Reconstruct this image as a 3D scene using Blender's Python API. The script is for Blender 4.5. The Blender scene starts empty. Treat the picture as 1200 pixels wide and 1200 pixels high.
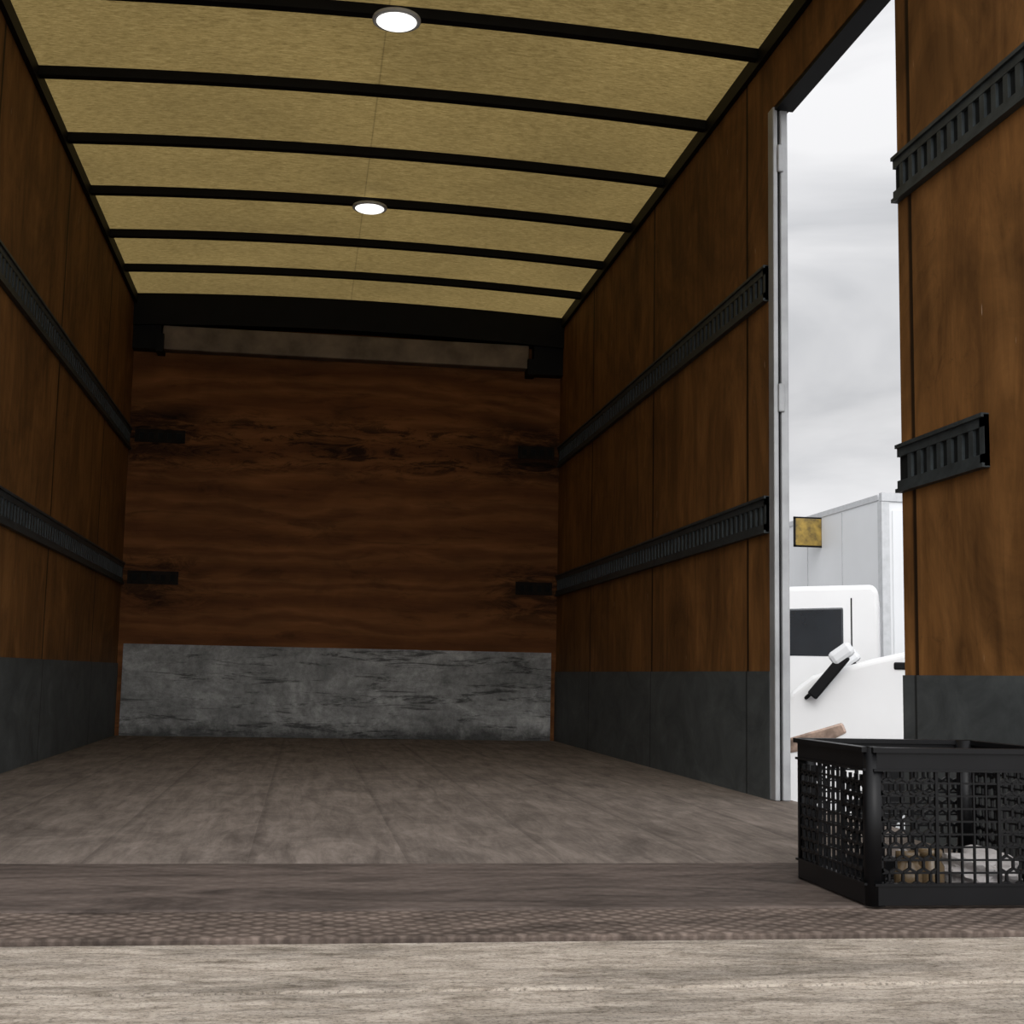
import bpy, bmesh, math, random
from mathutils import Vector, Matrix
random.seed(4)
scene=bpy.context.scene
scene.view_settings.view_transform='Standard'
scene.view_settings.look='None'

# ------------------------------------------------------------------ materials
class NB:
    def __init__(s,name):
        s.m=bpy.data.materials.new(name); s.m.use_nodes=True
        s.t=s.m.node_tree; s.n=s.t.nodes; s.l=s.t.links
        s.b=s.n['Principled BSDF']; s.out=s.n['Material Output']
        s.tc=s.n.new('ShaderNodeTexCoord')
    def link(s,a,b): s.l.new(a,b)
    def mapping(s,scale=(1,1,1),rot=(0,0,0),loc=(0,0,0)):
        m=s.n.new('ShaderNodeMapping'); s.link(s.tc.outputs['Object'],m.inputs[0])
        m.inputs['Scale'].default_value=scale; m.inputs['Rotation'].default_value=rot
        m.inputs['Location'].default_value=loc
        return m.outputs[0]
    def noise(s,vec,scale=5,detail=4,rough=.6,dist=0):
        n=s.n.new('ShaderNodeTexNoise'); s.link(vec,n.inputs['Vector'])
        n.inputs['Scale'].default_value=scale; n.inputs['Detail'].default_value=detail
        n.inputs['Roughness'].default_value=rough; n.inputs['Distortion'].default_value=dist
        return n.outputs['Fac']
    def wave(s,vec,scale,dist,detail=3,dscale=1,direction='Z',rough=.6):
        n=s.n.new('ShaderNodeTexWave'); s.link(vec,n.inputs['Vector'])
        n.bands_direction=direction
        n.inputs['Scale'].default_value=scale; n.inputs['Distortion'].default_value=dist
        n.inputs['Detail'].default_value=detail; n.inputs['Detail Scale'].default_value=dscale
        n.inputs['Detail Roughness'].default_value=rough
        return n.outputs['Fac']
    def ramp(s,fac,stops):
        r=s.n.new('ShaderNodeValToRGB'); s.link(fac,r.inputs[0])
        e=r.color_ramp.elements
        while len(e)<len(stops): e.new(.5)
        for i,(p,c) in enumerate(stops):
            e[i].position=p
            if isinstance(c,(int,float)): c=(c,c,c)
            e[i].color=(c[0],c[1],c[2],1)
        return r.outputs[0]
    def mul(s,a,b,fac=1.0,mode='MULTIPLY'):
        m=s.n.new('ShaderNodeMix'); m.data_type='RGBA'; m.blend_type=mode
        m.inputs[0].default_value=fac
        s.link(a,m.inputs[6])
        if isinstance(b,tuple): m.inputs[7].default_value=(*b,1)
        else: s.link(b,m.inputs[7])
        return m.outputs[2]
    def math(s,op,a,b=None):
        m=s.n.new('ShaderNodeMath'); m.operation=op
        for i,v in enumerate((a,b)):
            if v is None: continue
            if isinstance(v,(int,float)): m.inputs[i].default_value=v
            else: s.link(v,m.inputs[i])
        return m.outputs[0]
    def sep(s,vec):
        x=s.n.new('ShaderNodeSeparateXYZ'); s.link(vec,x.inputs[0]); return x.outputs
    def bump(s,h,strength=.3,dist=.01):
        b=s.n.new('ShaderNodeBump'); s.link(h,b.inputs['Height'])
        b.inputs['Strength'].default_value=strength; b.inputs['Distance'].default_value=dist
        s.link(b.outputs[0],s.b.inputs['Normal'])
    def fin(s,col=None,rough=.5,metal=0,spec=.5):
        if col is not None:
            if isinstance(col,tuple): s.b.inputs['Base Color'].default_value=(*col,1)
            else: s.link(col,s.b.inputs['Base Color'])
        s.b.inputs['Roughness'].default_value=rough; s.b.inputs['Metallic'].default_value=metal
        s.b.inputs['Specular IOR Level'].default_value=spec
        return s.m

def simple(name,c,rough=.5,metal=0,var=.12,nscale=12,spec=.5,bump=0):
    n=NB(name); f=n.noise(n.mapping(),nscale,4)
    lo=tuple(max(0,x*(1-var)) for x in c); hi=tuple(x*(1+var) for x in c)
    if bump: n.bump(f,bump,.005)
    return n.fin(n.ramp(f,[(.3,lo),(.7,hi)]),rough,metal,spec)

def side_wood():
    n=NB('plywood_side')
    g=n.noise(n.mapping((2,4.5,1.0)),2.2,5,.6,1.2)
    c=n.ramp(g,[(.28,(.118,.052,.015)),(.5,(.18,.080,.023)),(.72,(.245,.112,.034))])
    fine=n.ramp(n.noise(n.mapping((2,36,3)),3,4,.6),[(.3,.92),(.7,1.05)])
    c=n.mul(c,fine)
    bl=n.ramp(n.noise(n.mapping((1,1.1,.9),loc=(3,1,2)),2.0,6,.68,1.2),[(.32,.52),(.66,1.12)])
    c=n.mul(c,bl)
    st=n.ramp(n.noise(n.mapping((1,2.4,2.2),rot=(.5,0,0)),3,6,.74,1.5),[(.30,.3),(.42,1.0)])
    c=n.mul(c,st,.4)
    y=n.sep(n.tc.outputs['Object'])[1]
    fr=n.math('FRACT',n.math('MULTIPLY',n.math('ADD',y,.68),1/1.22))
    seam=n.ramp(fr,[(0,.12),(.012,.12),(.020,1),(1,1)])
    c=n.mul(c,seam)
    sc=n.ramp(n.noise(n.mapping((1,14,2),rot=(.7,0,0),loc=(7,3,1)),5,2,.5),[(.75,0.0),(.79,1.0)])
    c=n.mul(c,n.mul(sc,(.5,.42,.34)),.5,'ADD')
    n.bump(g,.08,.003)
    return n.fin(c,.7,0,.15)
def back_wood():
    n=NB('plywood_front_wall')
    w=n.wave(n.mapping((.45,1,1),loc=(.7,0,.3)),1.5,7,4,.8,'Z',.6)
    c=n.ramp(w,[(.0,(.135,.050,.016)),(.4,(.19,.074,.023)),(.8,(.225,.092,.030)),(1,(.155,.059,.019))])
    g=n.noise(n.mapping((1.0,1,11)),3,5,.65,.8)
    c=n.mul(c,n.ramp(g,[(.3,.8),(.65,1.08)]))
    bl=n.ramp(n.noise(n.mapping((.8,1,1.6),loc=(1,0,6)),2.2,4,.6,1),[(.3,.72),(.65,1.08)])
    c=n.mul(c,bl)
    st=n.ramp(n.noise(n.mapping((1.0,1,5),loc=(2,0,5)),2.6,5,.7,1.0),[(.34,.4),(.46,1.0)])
    c=n.mul(c,st,.5)
    s=n.sep(n.tc.outputs['Object']); z=s[2]
    d=n.math('ABSOLUTE',n.math('SUBTRACT',s[0],.21))
    edge=n.ramp(d,[(.62,0.0),(.95,1.0)])
    def band(z0,z1,lo,th0,th1,loc,c,useedge=False):
        b=n.ramp(n.math('MULTIPLY',z,.4),[((z0-.12)*.4,0.0),(z0*.4,1.0),(z1*.4,1.0),((z1+.12)*.4,0.0)])
        if useedge: b=n.mul(b,edge)
        sc=n.ramp(n.noise(n.mapping((1.2,1,5),loc=loc),3.0,6,.75,1.0),[(th0,1.0),(th1,lo)])
        m=n.n.new('ShaderNodeMix'); m.data_type='RGBA'; m.blend_type='MULTIPLY'
        n.link(b,m.inputs[0]); n.link(c,m.inputs[6]); n.link(sc,m.inputs[7]); return m.outputs[2]
    c=band(1.52,1.70,.22,.50,.60,(9,0,2),c)
    c=band(1.55,1.74,.25,.38,.52,(5,0,1),c,True)
    c=band(.72,.92,.28,.42,.56,(4,0,7),c,True)
    n.bump(g,.1,.003)
    return n.fin(c,.7,0,.12)
def scuffed_metal():
    n=NB('scuffed_metal')
    a=n.noise(n.mapping((1,1,1.5)),2.0,8,.72,.6)
    c=n.ramp(a,[(.30,(.13,.132,.128)),(.5,(.28,.282,.275)),(.66,(.50,.50,.49))])
    s=n.ramp(n.noise(n.mapping((.9,1,7),loc=(4,0,1)),3,7,.75,.6),[(.38,.15),(.46,1)])
    c=n.mul(c,s,.85)
    f=n.ramp(n.noise(n.mapping((6,1,6)),5,5,.8),[(.35,.7),(.6,1.1)])
    c=n.mul(c,f)
    z=n.sep(n.tc.outputs['Object'])[2]
    low_dark=n.ramp(n.math('ADD',z,n.math('MULTIPLY',n.noise(n.mapping((3,1,3)),4,5,.7),.22)),[(.12,.30),(.20,1.0)])  # darkens the plate towards its bottom edge, with a noisy border
    c=n.mul(c,low_dark)
    n.bump(a,.5,.006)
    return n.fin(c,.6,.1,.3)
def kick_side():
    n=NB('dark_kick_metal')
    a=n.noise(n.mapping((1,1,1.6)),4,7,.7,.8)
    c=n.ramp(a,[(.3,(.040,.045,.046)),(.6,(.080,.088,.089)),(.8,(.13,.14,.14))])
    y=n.sep(n.tc.outputs['Object'])[1]
    fr=n.math('FRACT',n.math('MULTIPLY',n.math('ADD',y,.68),1/1.22))
    c=n.mul(c,n.ramp(fr,[(0,.3),(.008,.3),(.012,1),(1,1)]))
    return n.fin(c,.6,.1,.25)
def floor_mat():
    n=NB('worn_floor_planks')
    x=n.sep(n.tc.outputs['Object'])[0]
    fx=n.math('MULTIPLY',x,1/.30)
    fr=n.math('FRACT',n.math('ADD',fx,20.3)); 
    gap=n.ramp(fr,[(0,.35),(.015,.35),(.06,1),(1,1)])
    g=n.noise(n.mapping((12,1.4,1)),2.2,7,.75,.6)
    c=n.ramp(g,[(.28,(.105,.086,.074)),(.5,(.175,.146,.126)),(.75,(.255,.217,.19))])
    c=n.mul(c,gap,.35)
    bl=n.ramp(n.noise(n.mapping((2.4,1.2,1)),2.4,7,.75,.8),[(.3,.55),(.65,1.1)])
    c=n.mul(c,bl)
    n.bump(g,.12,.003)
    return n.fin(c,.85,0,.08)
def tread(name,base,hi,sc=95,mixf=1.0):
    n=NB(name)
    s=n.sep(n.mapping((1,1,1)))
    a=n.math('ADD',s[0],s[1]); b=n.math('SUBTRACT',s[0],s[1])
    p=n.math('MULTIPLY',n.math('SINE',n.math('MULTIPLY',a,sc)),n.math('SINE',n.math('MULTIPLY',b,sc)))
    f=n.math('ABSOLUTE',p)
    big=n.noise(n.mapping((1,3.5,1),loc=(1.3,0,0)),2.5,6,.7,.9)
    wear=n.ramp(big,[(.35,.42),(.60,1.1)])
    c=n.ramp(f,[(.3,base),(.75,hi)])
    c=n.mul(c,wear)
    sp=n.ramp(n.noise(n.mapping(),60,3,.7),[(.35,.7),(.7,1.25)])
    c=n.mul(c,sp,mixf)
    n.bump(f,.35*mixf,.002)
    return n.fin(c,.8,0,.12)
def deck_mat():
    n=NB('weathered_deck')
    g=n.noise(n.mapping((5,16,1)),2.6,9,.8,.8)
    c=n.ramp(g,[(.30,(.12,.094,.073)),(.43,(.30,.255,.205)),(.55,(.45,.39,.325)),(.75,(.58,.52,.44))])
    sp=n.ramp(n.noise(n.mapping((30,40,1)),5,4,.8),[(.38,.35),(.5,1.0)])
    c=n.mul(c,sp,.8)
    bl=n.ramp(n.noise(n.mapping((1.2,4,1)),2.2,5,.65,1),[(.34,.6),(.54,1.05)])
    c=n.mul(c,bl)
    n.bump(g,.6,.008)
    return n.fin(c,.9,0,.1)
def ceil_mat():
    n=NB('translucent_fibre_roof')
    g=n.noise(n.mapping((14,60,10)),2.2,6,.8,.4)
    c=n.ramp(g,[(.32,(.13,.090,.030)),(.5,(.25,.18,.066)),(.70,(.38,.285,.115))])
    big=n.ramp(n.noise(n.mapping((1,1,1)),1.8,4),[(.3,.82),(.7,1.08)])
    c=n.mul(c,big)
    x=n.sep(n.tc.outputs['Object'])[0]
    d=n.math('ABSOLUTE',n.math('SUBTRACT',x,.19))
    c=n.mul(c,n.ramp(d,[(0,.6),(.002,.6),(.004,1),(1,1)]))
    n.fin(c,.7,0,.1)
    tr=n.n.new('ShaderNodeBsdfTranslucent'); n.link(c,tr.inputs[0])
    mx=n.n.new('ShaderNodeMixShader'); mx.inputs[0].default_value=.52
    n.link(n.b.outputs[0],mx.inputs[1]); n.link(tr.outputs[0],mx.inputs[2])
    n.link(mx.outputs[0],n.out.inputs[0])
    return n.m
def emis(name,c,st):
    n=NB(name); n.fin(c,.4); n.b.inputs['Emission Color'].default_value=(*c,1); n.b.inputs['Emission Strength'].default_value=st
    return n.m

M_side=side_wood(); M_back=back_wood(); M_scuff=scuffed_metal(); M_kick=kick_side()
M_floor=floor_mat(); M_deck=deck_mat(); M_ceil=ceil_mat()
M_sill=tread('tread_plate_dusty',(.100,.078,.067),(.112,.089,.077),70,.4)
M_lip=tread('tread_plate_worn',(.105,.080,.066),(.185,.145,.122),95)
M_black=simple('black_steel',(.004,.004,.0045),.6,0,.3,12,.15)
M_track=simple('track_steel',(.038,.045,.047),.5,.3,.35,20,.3)
M_trackbk=simple('track_recess',(.008,.009,.009),.8,0,.3,12,.1)
M_dtrack=simple('grimy_track',(.012,.009,.007),.7,0,.5,20,.1)
M_alu=simple('brushed_aluminium',(.30,.305,.31),.45,.3,.2,8)
M_white=simple('white_paint',(.70,.70,.70),.3,0,.03,2)
M_trailer=simple('white_trailer_skin',(.62,.63,.64),.5,0,.04,1)
M_board=simple('pale_board',(.17,.135,.105),.7,0,.4,6,.2)
M_plastic=simple('black_plastic',(.0035,.0035,.004),.4,0,.3,10,.2)
M_glass=simple('dark_glass',(.02,.025,.03),.08,0,.2,2,.8)
M_rubber=simple('rubber',(.02,.02,.02),.8)
M_lamp=emis('lamp_lens',(1,.98,.92),2.0)
M_head=simple('headlamp_lens',(.33,.24,.19),.15,.3,.5,14)
M_asph=simple('asphalt',(.16,.16,.16),.9,0,.25,3)
M_conc=simple('dock_concrete',(.12,.11,.10),.9,0,.2,3)
M_amber=simple('amber_glass',(.16,.11,.06),.2,0,.3)
M_paper=simple('white_paper',(.50,.47,.46),.7,0,.1)
M_sign=simple('ochre_sign',(.20,.13,.02),.6,0,.7,9)
M_grey=simple('light_grey_paint',(.45,.46,.47),.5,0,.1)

# ------------------------------------------------------------------ helpers
def box(bm,x0,x1,y0,y1,z0,z1):
    v=[bm.verts.new(p) for p in ((x0,y0,z0),(x1,y0,z0),(x1,y1,z0),(x0,y1,z0),(x0,y0,z1),(x1,y0,z1),(x1,y1,z1),(x0,y1,z1))]
    for f in ((0,3,2,1),(4,5,6,7),(0,1,5,4),(1,2,6,5),(2,3,7,6),(3,0,4,7)): bm.faces.new([v[i] for i in f])
def strut(bm,a,b,w,t,n):
    a=Vector(a);b=Vector(b);n=Vector(n).normalized();d=(b-a).normalized();s=n.cross(d)*w/2;h=n*t/2
    v=[bm.verts.new(p) for p in (a-s-h,a+s-h,a+s+h,a-s+h,b-s-h,b+s-h,b+s+h,b-s+h)]
    for f in ((0,3,2,1),(4,5,6,7),(0,1,5,4),(1,2,6,5),(2,3,7,6),(3,0,4,7)): bm.faces.new([v[i] for i in f])
def cyl(bm,c,r,h,axis='Z',seg=24,r2=None):
    M=Matrix.Translation(c)
    if axis=='Y': M=M@Matrix.Rotation(math.pi/2,4,'X')
    if axis=='X': M=M@Matrix.Rotation(math.pi/2,4,'Y')
    bmesh.ops.create_cone(bm,cap_ends=True,segments=seg,radius1=r,radius2=r if r2 is None else r2,depth=h,matrix=M)
def prism(bm,pts,y0,y1):
    a=[bm.verts.new((p[0],y0,p[1])) for p in pts]; b=[bm.verts.new((p[0],y1,p[1])) for p in pts]
    bm.faces.new(a); bm.faces.new(b[::-1])
    for i in range(len(pts)):
        j=(i+1)%len(pts); bm.faces.new((a[i],b[i],b[j],a[j]))
def mk(name,bm,mat,parent=None,bevel=0,smooth=False,seg=2):
    bmesh.ops.recalc_face_normals(bm,faces=bm.faces)
    me=bpy.data.meshes.new(name); bm.to_mesh(me); bm.free()
    o=bpy.data.objects.new(name,me); scene.collection.objects.link(o); me.materials.append(mat)
    if smooth:
        for p in me.polygons: p.use_smooth=True
    if bevel:
        m=o.modifiers.new('bevel','BEVEL'); m.width=bevel; m.segments=seg; m.limit_method='ANGLE'
    if parent: o.parent=parent
    return o
def empty(name,loc=(0,0,0),rz=0):
    e=bpy.data.objects.new(name,None); scene.collection.objects.link(e); e.location=loc; e.rotation_euler=(0,0,rz); return e
def B(name,dims,mat,parent=None,bevel=0):
    bm=bmesh.new()
    if not isinstance(dims[0],(tuple,list)): dims=[dims]
    for d in dims: box(bm,*d)
    return mk(name,bm,mat,parent,bevel)

XL,XR=-.99,1.41; YB=7.57; Y0=2.38; H=2.378
DY0,DY1,DZ=3.055,3.99,2.165
T=.06
# ------------------------------------------------------------------ room shell
B('floor',(XL-T,XR+T,2.62,YB+T,-.12,0),M_floor)
B('wall_left',(XL-T,XL,Y0,YB+T,0,H+.03),M_side)
bm=bmesh.new()
box(bm,XR,XR+T,Y0,DY0,0,H+.03); box(bm,XR,XR+T,DY1,YB+T,0,H+.03); box(bm,XR,XR+T,DY0,DY1,DZ,H+.03)
mk('wall_right',bm,M_side)
B('wall_back',(XL,XR,YB,YB+T,0,H+.06),M_back)
def zc(x):
    u=(x-(XL+XR)/2)/((XR-XL)/2); return H+.034*(1-u*u)
bm=bmesh.new(); N=24; rows=[]
for y in (Y0,YB+T):
    rows.append([bm.verts.new((XL-T+(XR-XL+2*T)*i/N,y,zc(XL-T+(XR-XL+2*T)*i/N)+.025)) for i in range(N+1)])
for i in range(N): bm.faces.new((rows[0][i],rows[0][i+1],rows[1][i+1],rows[1][i]))
mk('ceiling',bm,M_ceil,smooth=True)
def arch_bar(name,y,w,h,mat=None,parent=None):
    bm=bmesh.new(); N=24; prev=None
    for i in range(N+1):
        x=XL+(XR-XL)*i/N; z=zc(x)+.0245
        ring=[bm.verts.new(p) for p in ((x,y-w/2,z),(x,y+w/2,z),(x,y+w/2,z-h),(x,y-w/2,z-h))]
        if prev:
            for k in range(4): bm.faces.new((prev[k],prev[(k+1)%4],ring[(k+1)%4],ring[k]))
        else: bm.faces.new(ring)
        prev=ring
    bm.faces.new(prev[::-1])
    return mk(name,bm,mat or M_black,parent)
for y in (2.45,2.90,3.48,4.06,4.645,5.23,5.81,6.39,6.94):
    arch_bar('ceiling_rib',y,.034,.034)
B('trim_1',[(XL,XL+.018,Y0,YB,H-.03,H+.024)],M_black)
B('trim_2',[(XR-.018,XR,Y0,YB,H-.03,H+.024)],M_black)
# kick plates
B('baseboard_left',(XL,XL+.006,Y0,YB,0,.385),M_kick)
B('baseboard_right',[(XR-.006,XR,Y0,DY0,0,.375),(XR-.006,XR,DY1,YB,0,.385)],M_kick)
B('baseboard_back',(XL+.03,XR-.03,YB-.012,YB,.0,.49),M_scuff)
# back header
hd=empty('header_beam')
arch_bar('cover',YB-.05,.10,.175,M_black,hd)
B('end_blocks',[(XL+.0,XL+.15,YB-.08,YB,2.10,2.33),(XR-.17,XR,YB-.08,YB,2.07,2.33)],M_black,hd)
B('beam',(XL+.16,XR-.20,YB-.085,YB,2.10,2.235),M_board,hd,.006)
B('brackets',[(XL+.13,XL+.17,YB-.12,YB,2.08,2.18),(XR-.21,XR-.16,YB-.12,YB,2.06,2.15)],M_black,hd)

# ------------------------------------------------------------------ e-tracks
def side_track(x,dirn,y0,y1,zmid,mt):
    p=empty('cargo_rail'); h=.055
    def bx(a,b,*r): 
        xs=sorted((x+dirn*a,x+dirn*b)); return (xs[0],xs[1],*r)
    B('recess',bx(0,.004,y0,y1,zmid-h,zmid+h),M_trackbk,p)
    L=[bx(0,.012,y0,y1,zmid+h-.026,zmid+h),bx(0,.012,y0,y1,zmid-h,zmid-h+.026),
       bx(.0,.018,y0,y1,zmid+h-.006,zmid+h+.003),bx(.0,.018,y0,y1,zmid-h-.003,zmid-h+.006)]
    n=int((y1-y0)/.05)
    for i in range(n):
        yy=y0+i*.05; L.append(bx(0,.011,yy,min(yy+.020,y1),zmid-h+.02,zmid+h-.02))
    L.append(bx(0,.012,y0,y0+.02,zmid-h,zmid+h))
    B('rail',L,mt,p)
for z in (1.605,.868):
    side_track(XL,1,2.55,YB-.02,z,M_track)
    side_track(XR,-1,DY1+.01,YB-.02,z,M_track)
side_track(XR,-1,2.40,DY0,1.59,M_track)
side_track(XR,-1,2.63,DY0,.868,M_track)
def back_track(x0,x1,zmid):
    h=.036; p=empty('cargo_rail')
    B('recess',(x0,x1,YB-.003,YB,zmid-h,zmid+h),M_trackbk,p)
    L=[(x0,x1,YB-.007,YB,zmid+h-.018,zmid+h),(x0,x1,YB-.007,YB,zmid-h,zmid-h+.018)]
    for i in range(int((x1-x0)/.05)+1):
        xx=x0+i*.05; L.append((xx,min(xx+.025,x1),YB-.006,YB,zmid-h+.01,zmid+h-.01))
    B('rail',L,M_dtrack,p)
for z in (1.63,.85):
    back_track(XL+.03,XL+.30,z); back_track(XR-.24,XR-.03,z)

# ------------------------------------------------------------------ side door frame
df=empty('door_frame')
B('jamb_post',[(XR-.004,XR+.012,DY1-.045,DY1+.004,0,DZ),(XR+.020,XR+.045,DY1-.045,DY1+.004,0,DZ)],M_alu,df,.004)
B('jamb_groove',[(XR+.008,XR+.024,DY1-.03,DY1+.002,0,DZ)],M_black,df)
B('latch_plates',[(XR+.010,XR+.030,DY1-.052,DY1-.04,z,z+.09) for z in (1.18,1.95)],M_alu,df,.004)
B('head_jamb',[(XR+.003,XR+T+.004,DY0,DY1-.04,DZ-.012,DZ)],M_black,df)

# ------------------------------------------------------------------ dome lights on the roof bows
for y in (4.06,5.81):
    p=empty('dome_light',(.215,y,zc(.215)-.0095))
    bm=bmesh.new(); cyl(bm,(0,0,-.006),.076,.012,seg=40); mk('bezel',bm,M_grey,p,.003)
    bm=bmesh.new(); bmesh.ops.create_uvsphere(bm,u_segments=32,v_segments=16,radius=.064)
    for v in bm.verts: v.co.z=v.co.z*.25-.010
    mk('lens',bm,M_lamp,p,smooth=True)

# ------------------------------------------------------------------ sill, liftgate lip, dock
B('truck_sill',(XL-T,XR+T,2.12,2.62,-.12,0),M_sill,None,.003)
B('liftgate_lip',(XL-T,XR+T,1.91,2.117,-.05,-.002),M_lip,None,.003)
dk=empty('loading_dock')
L=[];y=1.9
while y>-2.5:
    L.append((-4,4,y-.280,y,-.05,-.008)); y-=.288
B('planks',L,M_deck,dk,.004)
B('base',(-4,4,-2.6,1.88,-1.1,-.03),M_conc,dk)
bm=bmesh.new()
box(bm,-.4,-.28,2.7,9.5,-.4,-.12); box(bm,.7,.82,2.7,9.5,-.4,-.12)
for yy in (3.9,8.6):
    box(bm,-.8,1.2,yy-.06,yy+.06,-.68,-.4)
    for xx in (-.83,1.25): cyl(bm,(xx,yy,-.64),.45,.26,'X',32)
mk('truck_chassis',bm,M_black)
B('ground',(-60,60,-40,90,-1.16,-1.1),M_asph)

# ------------------------------------------------------------------ milk crate
cr=empty('milk_crate',(.905,2.10,.002))
W=.335;D=.32;HH=.250
def crate_side(bm,o,u,n,L):
    o=Vector(o);u=Vector(u);n=Vector(n);z=Vector((0,0,1))
    P=lambda a,b:o+u*a+z*b
    t=.005; z0,z1=.032,.214
    strut(bm,P(.012,.017),P(L-.012,.017),.030,.008,n)
    strut(bm,P(.012,.230),P(L-.012,.230),.030,.008,n)
    strut(bm,P(.004,.246),P(L-.004,.246),.008,.020,n)
    strut(bm,P(.006,.214),P(L-.006,.214),.004,.014,n)
    strut(bm,P(.006,.034),P(L-.006,.034),.004,.014,n)
    g0,g1=L*.34,L*.66
    for a in (g0,g1): strut(bm,P(a,z0),P(a,z1),.005,.007,n)
    k=z0
    while k<z1: strut(bm,P(.01,k),P(L-.01,k),.003,t*.8,n); k+=.0202
    for i in range(1,5): 
        a=g0+(g1-g0)*i/5; strut(bm,P(a,z0),P(a,z1),.003,t,n)
    for (a0,a1) in ((.020,g0),(g1,L-.020)):
        nc=4; cw=(a1-a0)/nc; s=cw/math.sqrt(3); r=0; zz=z0-s*.5
        while zz<z1:
            off=0 if r%2==0 else cw/2
            for i in range(-1,nc+1):
                cx=a0+cw*(i+.5)+off; 
                pts=[(cx-cw/2,zz-s/2),(cx,zz-s),(cx+cw/2,zz-s/2),(cx+cw/2,zz+s/2)]
                for q in range(3):
                    p1,p2=pts[q],pts[q+1]
                    p1=(min(max(p1[0],a0),a1),min(max(p1[1],z0),z1)); p2=(min(max(p2[0],a0),a1),min(max(p2[1],z0),z1))
                    if (p1[0]-p2[0])**2+(p1[1]-p2[1])**2>1e-6: strut(bm,P(*p1),P(*p2),.0038,t,n)
            zz+=1.5*s; r+=1
bm=bmesh.new()
crate_side(bm,(0,0,0),(1,0,0),(0,-1,0),W)
crate_side(bm,(0,D,0),(1,0,0),(0,1,0),W)
crate_side(bm,(0,0,0),(0,1,0),(-1,0,0),D)
crate_side(bm,(W,0,0),(0,1,0),(1,0,0),D)
for i in range(14):
    x=.01+i*(W-.02)/13; box(bm,x-.003,x+.003,.003,D-.003,.004,.010)
for i in range(14):
    y=.01+i*(D-.02)/13; box(bm,.003,W-.003,y-.003,y+.003,.004,.010)
mk('shell',bm,M_plastic,cr)
bm=bmesh.new()
for x in (.013,W-.013):
    for y in (.013,D-.013): cyl(bm,(x,y,HH/2),.0168,HH,seg=24)
mk('corner_posts',bm,M_plastic,cr,0,True)
def lathe(name,loc,prof,mat,seg=28):
    bm=bmesh.new(); rings=[]
    for r,z in prof: rings.append([bm.verts.new((r*math.cos(2*math.pi*i/seg),r*math.sin(2*math.pi*i/seg),z)) for i in range(seg)])
    for a,b in zip(rings,rings[1:]):
        for i in range(seg): bm.faces.new((a[i],a[(i+1)%seg],b[(i+1)%seg],b[i]))
    bm.faces.new(rings[0]); bm.faces.new(rings[-1])
    o=mk(name,bm,mat,smooth=True); o.location=loc; return o
for (x,y) in ((1.015,2.20),(1.070,2.23)):
    lathe('glass_jar',(x,y,.0125),[(.021,0),(.023,.004),(.023,.035),(.017,.045),(.017,.05),(.020,.05),(.020,.062),(.018,.064)],M_amber)
bm=bmesh.new(); bmesh.ops.create_icosphere(bm,subdivisions=4,radius=1)
for v in bm.verts:
    k=1+.16*math.sin(7*v.co.x+3*v.co.y)+.12*math.sin(9*v.co.z+5*v.co.x)+random.uniform(-.03,.03)
    v.co=Vector((v.co.x*.062*k,v.co.y*.06*k,max(v.co.z*.036*k,-.026)))
o=mk('crumpled_paper_bag',bm,M_paper); o.location=(1.16,2.23,.0385)

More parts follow.
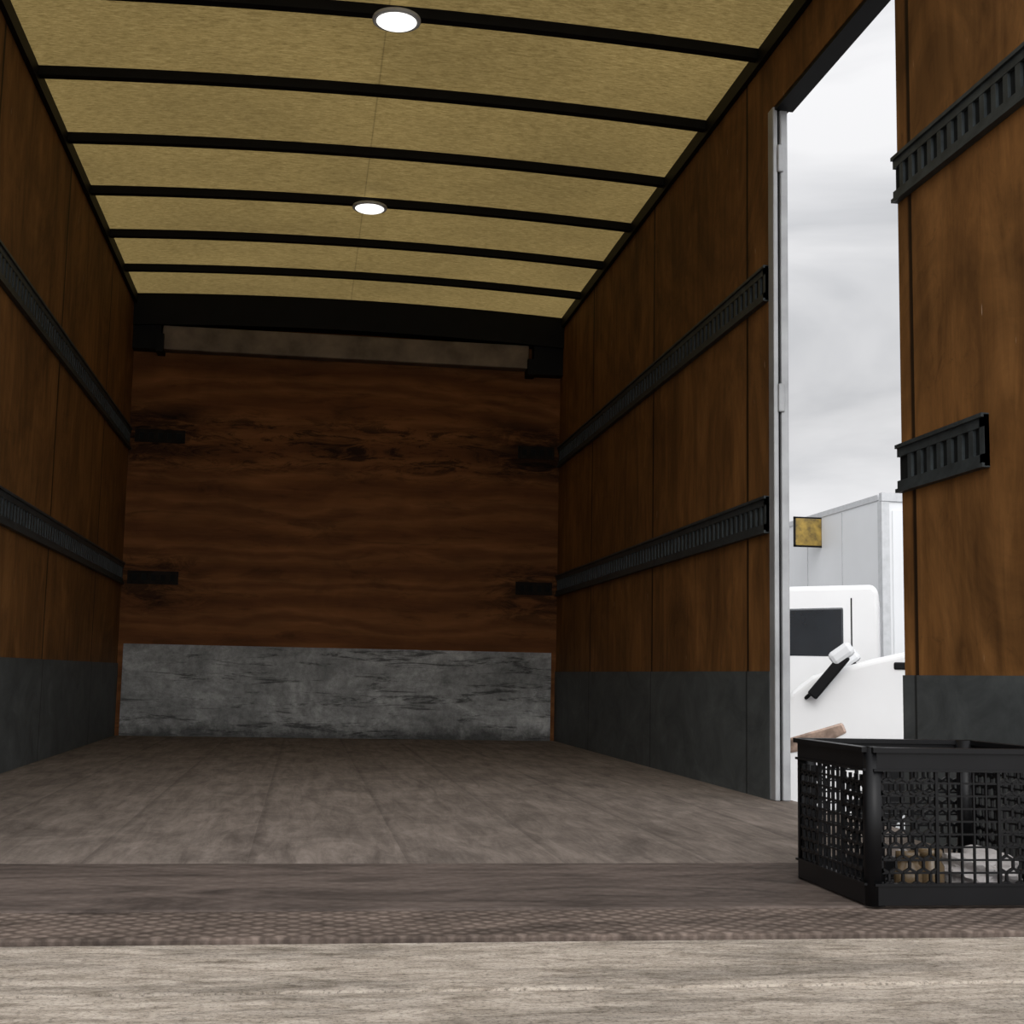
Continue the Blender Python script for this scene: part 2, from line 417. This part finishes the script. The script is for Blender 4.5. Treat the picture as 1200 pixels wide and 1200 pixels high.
# ------------------------------------------------------------------ vehicles outside (local +X = rearwards, y=0 near side)
def vehicle(name,loc,rz,kind,w=2.0):
    p=empty(name,loc,rz)
    cab=[(0,.50),(0,1.18),(.05,1.38),(.20,1.50),(.60,1.62),(1.02,1.72),(1.5,2.20),(1.7,2.30),(2.45,2.32),(2.5,2.26),(2.5,.55)]
    bm=bmesh.new(); prism(bm,cab,0,w); mk('cab',bm,M_white,p,.09,seg=4)
    bm=bmesh.new()
    for ya,yb in ((-.008,.03),(w-.03,w+.008)): prism(bm,[(1.20,1.76),(1.55,2.10),(2.2,2.12),(2.2,1.68),(1.22,1.68)],ya,yb)
    mk('side_windows',bm,M_glass,p,.02)
    bm=bmesh.new(); d=.012
    vs=[bm.verts.new(q) for q in ((1.07-d,.12,1.77+d),(1.47-d,.18,2.17+d),(1.47-d,w-.18,2.17+d),(1.07-d,w-.12,1.77+d))]; bm.faces.new(vs)
    mk('windscreen',bm,M_glass,p)
    bm=bmesh.new()
    for ya,yb in ((-.012,.30),(w-.30,w+.012)): prism(bm,[(-.015,.96),(.0,1.06),(.40,1.19),(.43,1.12),(.20,1.0)],ya,yb)
    mk('headlamps',bm,M_head,p,.015)
    B('grille',[(-.015,.05,.35,w-.35,.72+.07*i,.76+.07*i) for i in range(5)],M_black,p)
    B('bumper',(-.08,.25,-.01,w+.01,.42,.66),M_grey,p,.04)
    bm=bmesh.new()
    for s,yy in ((-1,0),(1,w)):
        strut(bm,(1.2,yy,1.72),(1.12,yy+s*.2,1.78),.03,.03,(0,0,1)); y2=yy+s*.24
        box(bm,1.05,1.13,min(y2,y2+s*.12),max(y2,y2+s*.12),1.65,1.95)
    mk('door_mirrors',bm,M_black,p,.015)
    if kind!='pickup':
        bm=bmesh.new()
        for yy,s in ((0,-1),(w,1)):
            strut(bm,(.15,yy,1.34),(.24,yy+s*.07,1.42),.03,.03,(0,1,0)); 
            strut(bm,(.20,yy+s*.07,1.36),(.43,yy+s*.07,1.64),.075,.06,(0,1,0))
        mk('hood_mirrors',bm,M_black,p,.02)
        bm=bmesh.new()
        for yy,s in ((0,-1),(w,1)):
            strut(bm,(.33,yy+s*.07,1.60),(.47,yy+s*.07,1.70),.10,.08,(0,1,0))
        mk('mirror_caps',bm,M_trailer,p,.03)
        B('cowl_vents',[(.74,1.0,-.012,.02,1.55,1.60),(.74,1.0,w-.02,w+.012,1.55,1.60)],M_black,p,.01)
    B('door_seams',[(1.1,1.112,-.003,.01,.7,1.66),(2.26,2.272,-.003,.01,.7,2.2),(2.0,2.16,-.02,.01,1.45,1.49)],M_black,p)
    Lr=5.4 if kind=='pickup' else 6.6
    for xx in (.95,Lr-1.2):
        for yy in (.13,w-.13):
            bm=bmesh.new(); cyl(bm,(xx,yy,.42),.42,.26,'Y',36); mk('tyre',bm,M_rubber,p,.03)
            bm=bmesh.new(); cyl(bm,(xx,yy,.42),.24,.275,'Y',24); mk('hub',bm,M_grey,p,.02)
            bm=bmesh.new(); cyl(bm,(xx,yy,.46),.50,.262,'Y',36); mk('wheel_arch',bm,M_black,p)
    if kind=='pickup':
        B('bed',[(2.55,Lr,0,.08,.7,1.42),(2.55,Lr,w-.08,w,.7,1.42),(2.55,Lr,0,w,.65,.8),(Lr-.08,Lr,0,w,.7,1.42)],M_white,p,.02)
    else:
        B('cargo_box',(2.65,Lr,-.1,w+.1,.85,3.2),M_white,p,.02)
        B('cargo_frame',[(2.63,Lr+.02,-.12,w+.12,.80,.9),(2.63,Lr+.02,-.115,-.09,3.14,3.22),(2.64,2.70,-.115,-.09,.85,3.2),(Lr-.05,Lr+.01,-.115,-.09,.85,3.2)],M_grey,p)
    B('frame',(.3,Lr-.1,.5,w-.5,.5,.75),M_black,p)
    return p
vehicle('delivery_truck',(3.26,9.0,-1.1),-.42,'van')
vehicle('pickup_truck',(2.69,12.3,-1.1),-.42,'pickup')
# parked box trailer parallel to ours
p=empty('cargo_trailer',(6.7,15.07,-1.1))
B('body',(0,2.5,0,9,1.0,3.68),M_trailer,p,.02)
B('corner_posts',[(-.015,.08,-.02,.10,.95,3.595),(2.42,2.515,-.02,.10,.95,3.595),(-.012,.02,.10,9.01,3.62,3.69),(-.012,.02,.10,9.01,.95,1.1),(-.014,2.514,-.025,.05,3.60,3.70)],M_grey,p)
B('side_ribs',[(-.006,.01,yy,yy+.02,1.0,3.6) for yy in (1.2,2.4,3.6,4.8,6.0,7.2)],M_grey,p)
B('rear_doors',[(.12,1.24,-.015,.01,1.05,3.5),(1.26,2.38,-.015,.01,1.05,3.5)],M_trailer,p,.01)
B('lock_rods',[(x,x+.03,-.045,-.01,1.05,3.5) for x in (.4,.9,1.6,2.1)],M_grey,p)
for yy in (1.3,2.5,7.6):
    for xx in (.2,2.3):
        bm=bmesh.new(); cyl(bm,(xx,yy,.48),.48,.3,'X',32); mk('tyre',bm,M_rubber,p,.03)
B('under_frame',(.4,2.1,.3,8.7,.6,1.0),M_black,p)
B('marker_board',(-.36,.27,2.30,2.34,3.27,3.63) if False else (-.36,-.0,1.90,1.94,3.24,3.60),M_sign,p,.01)
B('marker_border',[(-.38,0,1.905,1.935,3.22,3.245),(-.38,0,1.905,1.935,3.595,3.62),(-.38,-.355,1.905,1.935,3.22,3.62)],M_black,p)

# ------------------------------------------------------------------ world
w=bpy.data.worlds.new('overcast'); scene.world=w; w.use_nodes=True
nt=w.node_tree; n=nt.nodes; l=nt.links; bg=n['Background']
tc=n.new('ShaderNodeTexCoord'); mp=n.new('ShaderNodeMapping'); l.new(tc.outputs['Generated'],mp.inputs[0]); mp.inputs['Scale'].default_value=(1,1,2.6); mp.inputs['Location'].default_value=(.3,.1,.2)
no=n.new('ShaderNodeTexNoise'); l.new(mp.outputs[0],no.inputs[0]); no.inputs['Scale'].default_value=4.5; no.inputs['Detail'].default_value=5; no.inputs['Roughness'].default_value=.5; no.inputs['Distortion'].default_value=.5
r=n.new('ShaderNodeValToRGB'); l.new(no.outputs['Fac'],r.inputs[0])
r.color_ramp.elements[0].position=.34; r.color_ramp.elements[0].color=(.60,.61,.635,1)
r.color_ramp.elements[1].position=.62; r.color_ramp.elements[1].color=(.86,.86,.875,1)
sx=n.new('ShaderNodeSeparateXYZ'); l.new(tc.outputs['Generated'],sx.inputs[0])
zr=n.new('ShaderNodeValToRGB'); l.new(sx.outputs[2],zr.inputs[0])
e=zr.color_ramp.elements; e[0].position=.0;e[0].color=(1,1,1,1);e[1].position=.5;e[1].color=(1.15,1.15,1.15,1)
for pz,c in ((.13,1.0),(.19,.86),(.27,.95),(.36,1.06)):
    k=e.new(pz); k.color=(c,c,c,1)
mm=n.new('ShaderNodeMix'); mm.data_type='RGBA'; mm.blend_type='MULTIPLY'; mm.inputs[0].default_value=1
l.new(r.outputs[0],mm.inputs[6]); l.new(zr.outputs[0],mm.inputs[7]); l.new(mm.outputs[2],bg.inputs[0])
mr=n.new('ShaderNodeMapRange'); l.new(sx.outputs[1],mr.inputs[0])
mr.inputs[1].default_value=.1; mr.inputs[2].default_value=-.9; mr.inputs[3].default_value=1.0; mr.inputs[4].default_value=3.0
l.new(mr.outputs[0],bg.inputs[1])
sd=bpy.data.lights.new('sun','SUN'); sd.energy=1.25; sd.angle=math.radians(35); sd.color=(1,.98,.95)
so=bpy.data.objects.new('sun',sd); scene.collection.objects.link(so)
so.rotation_euler=Vector((.15,.80,-.58)).to_track_quat('-Z','Y').to_euler()

# ------------------------------------------------------------------ camera
cd=bpy.data.cameras.new('camera'); cam=bpy.data.objects.new('camera',cd); scene.collection.objects.link(cam)
R=Matrix(((.9883,-.0373,-.1481),(-.15144,-.11621,-.98158),(.0194,.9925,-.1205)))
cam.matrix_world=Matrix.Translation((0,0,.354))@R.to_4x4()
cd.sensor_width=36; cd.lens=1588/1200*36; cd.clip_start=.02; cd.clip_end=300
scene.camera=cam
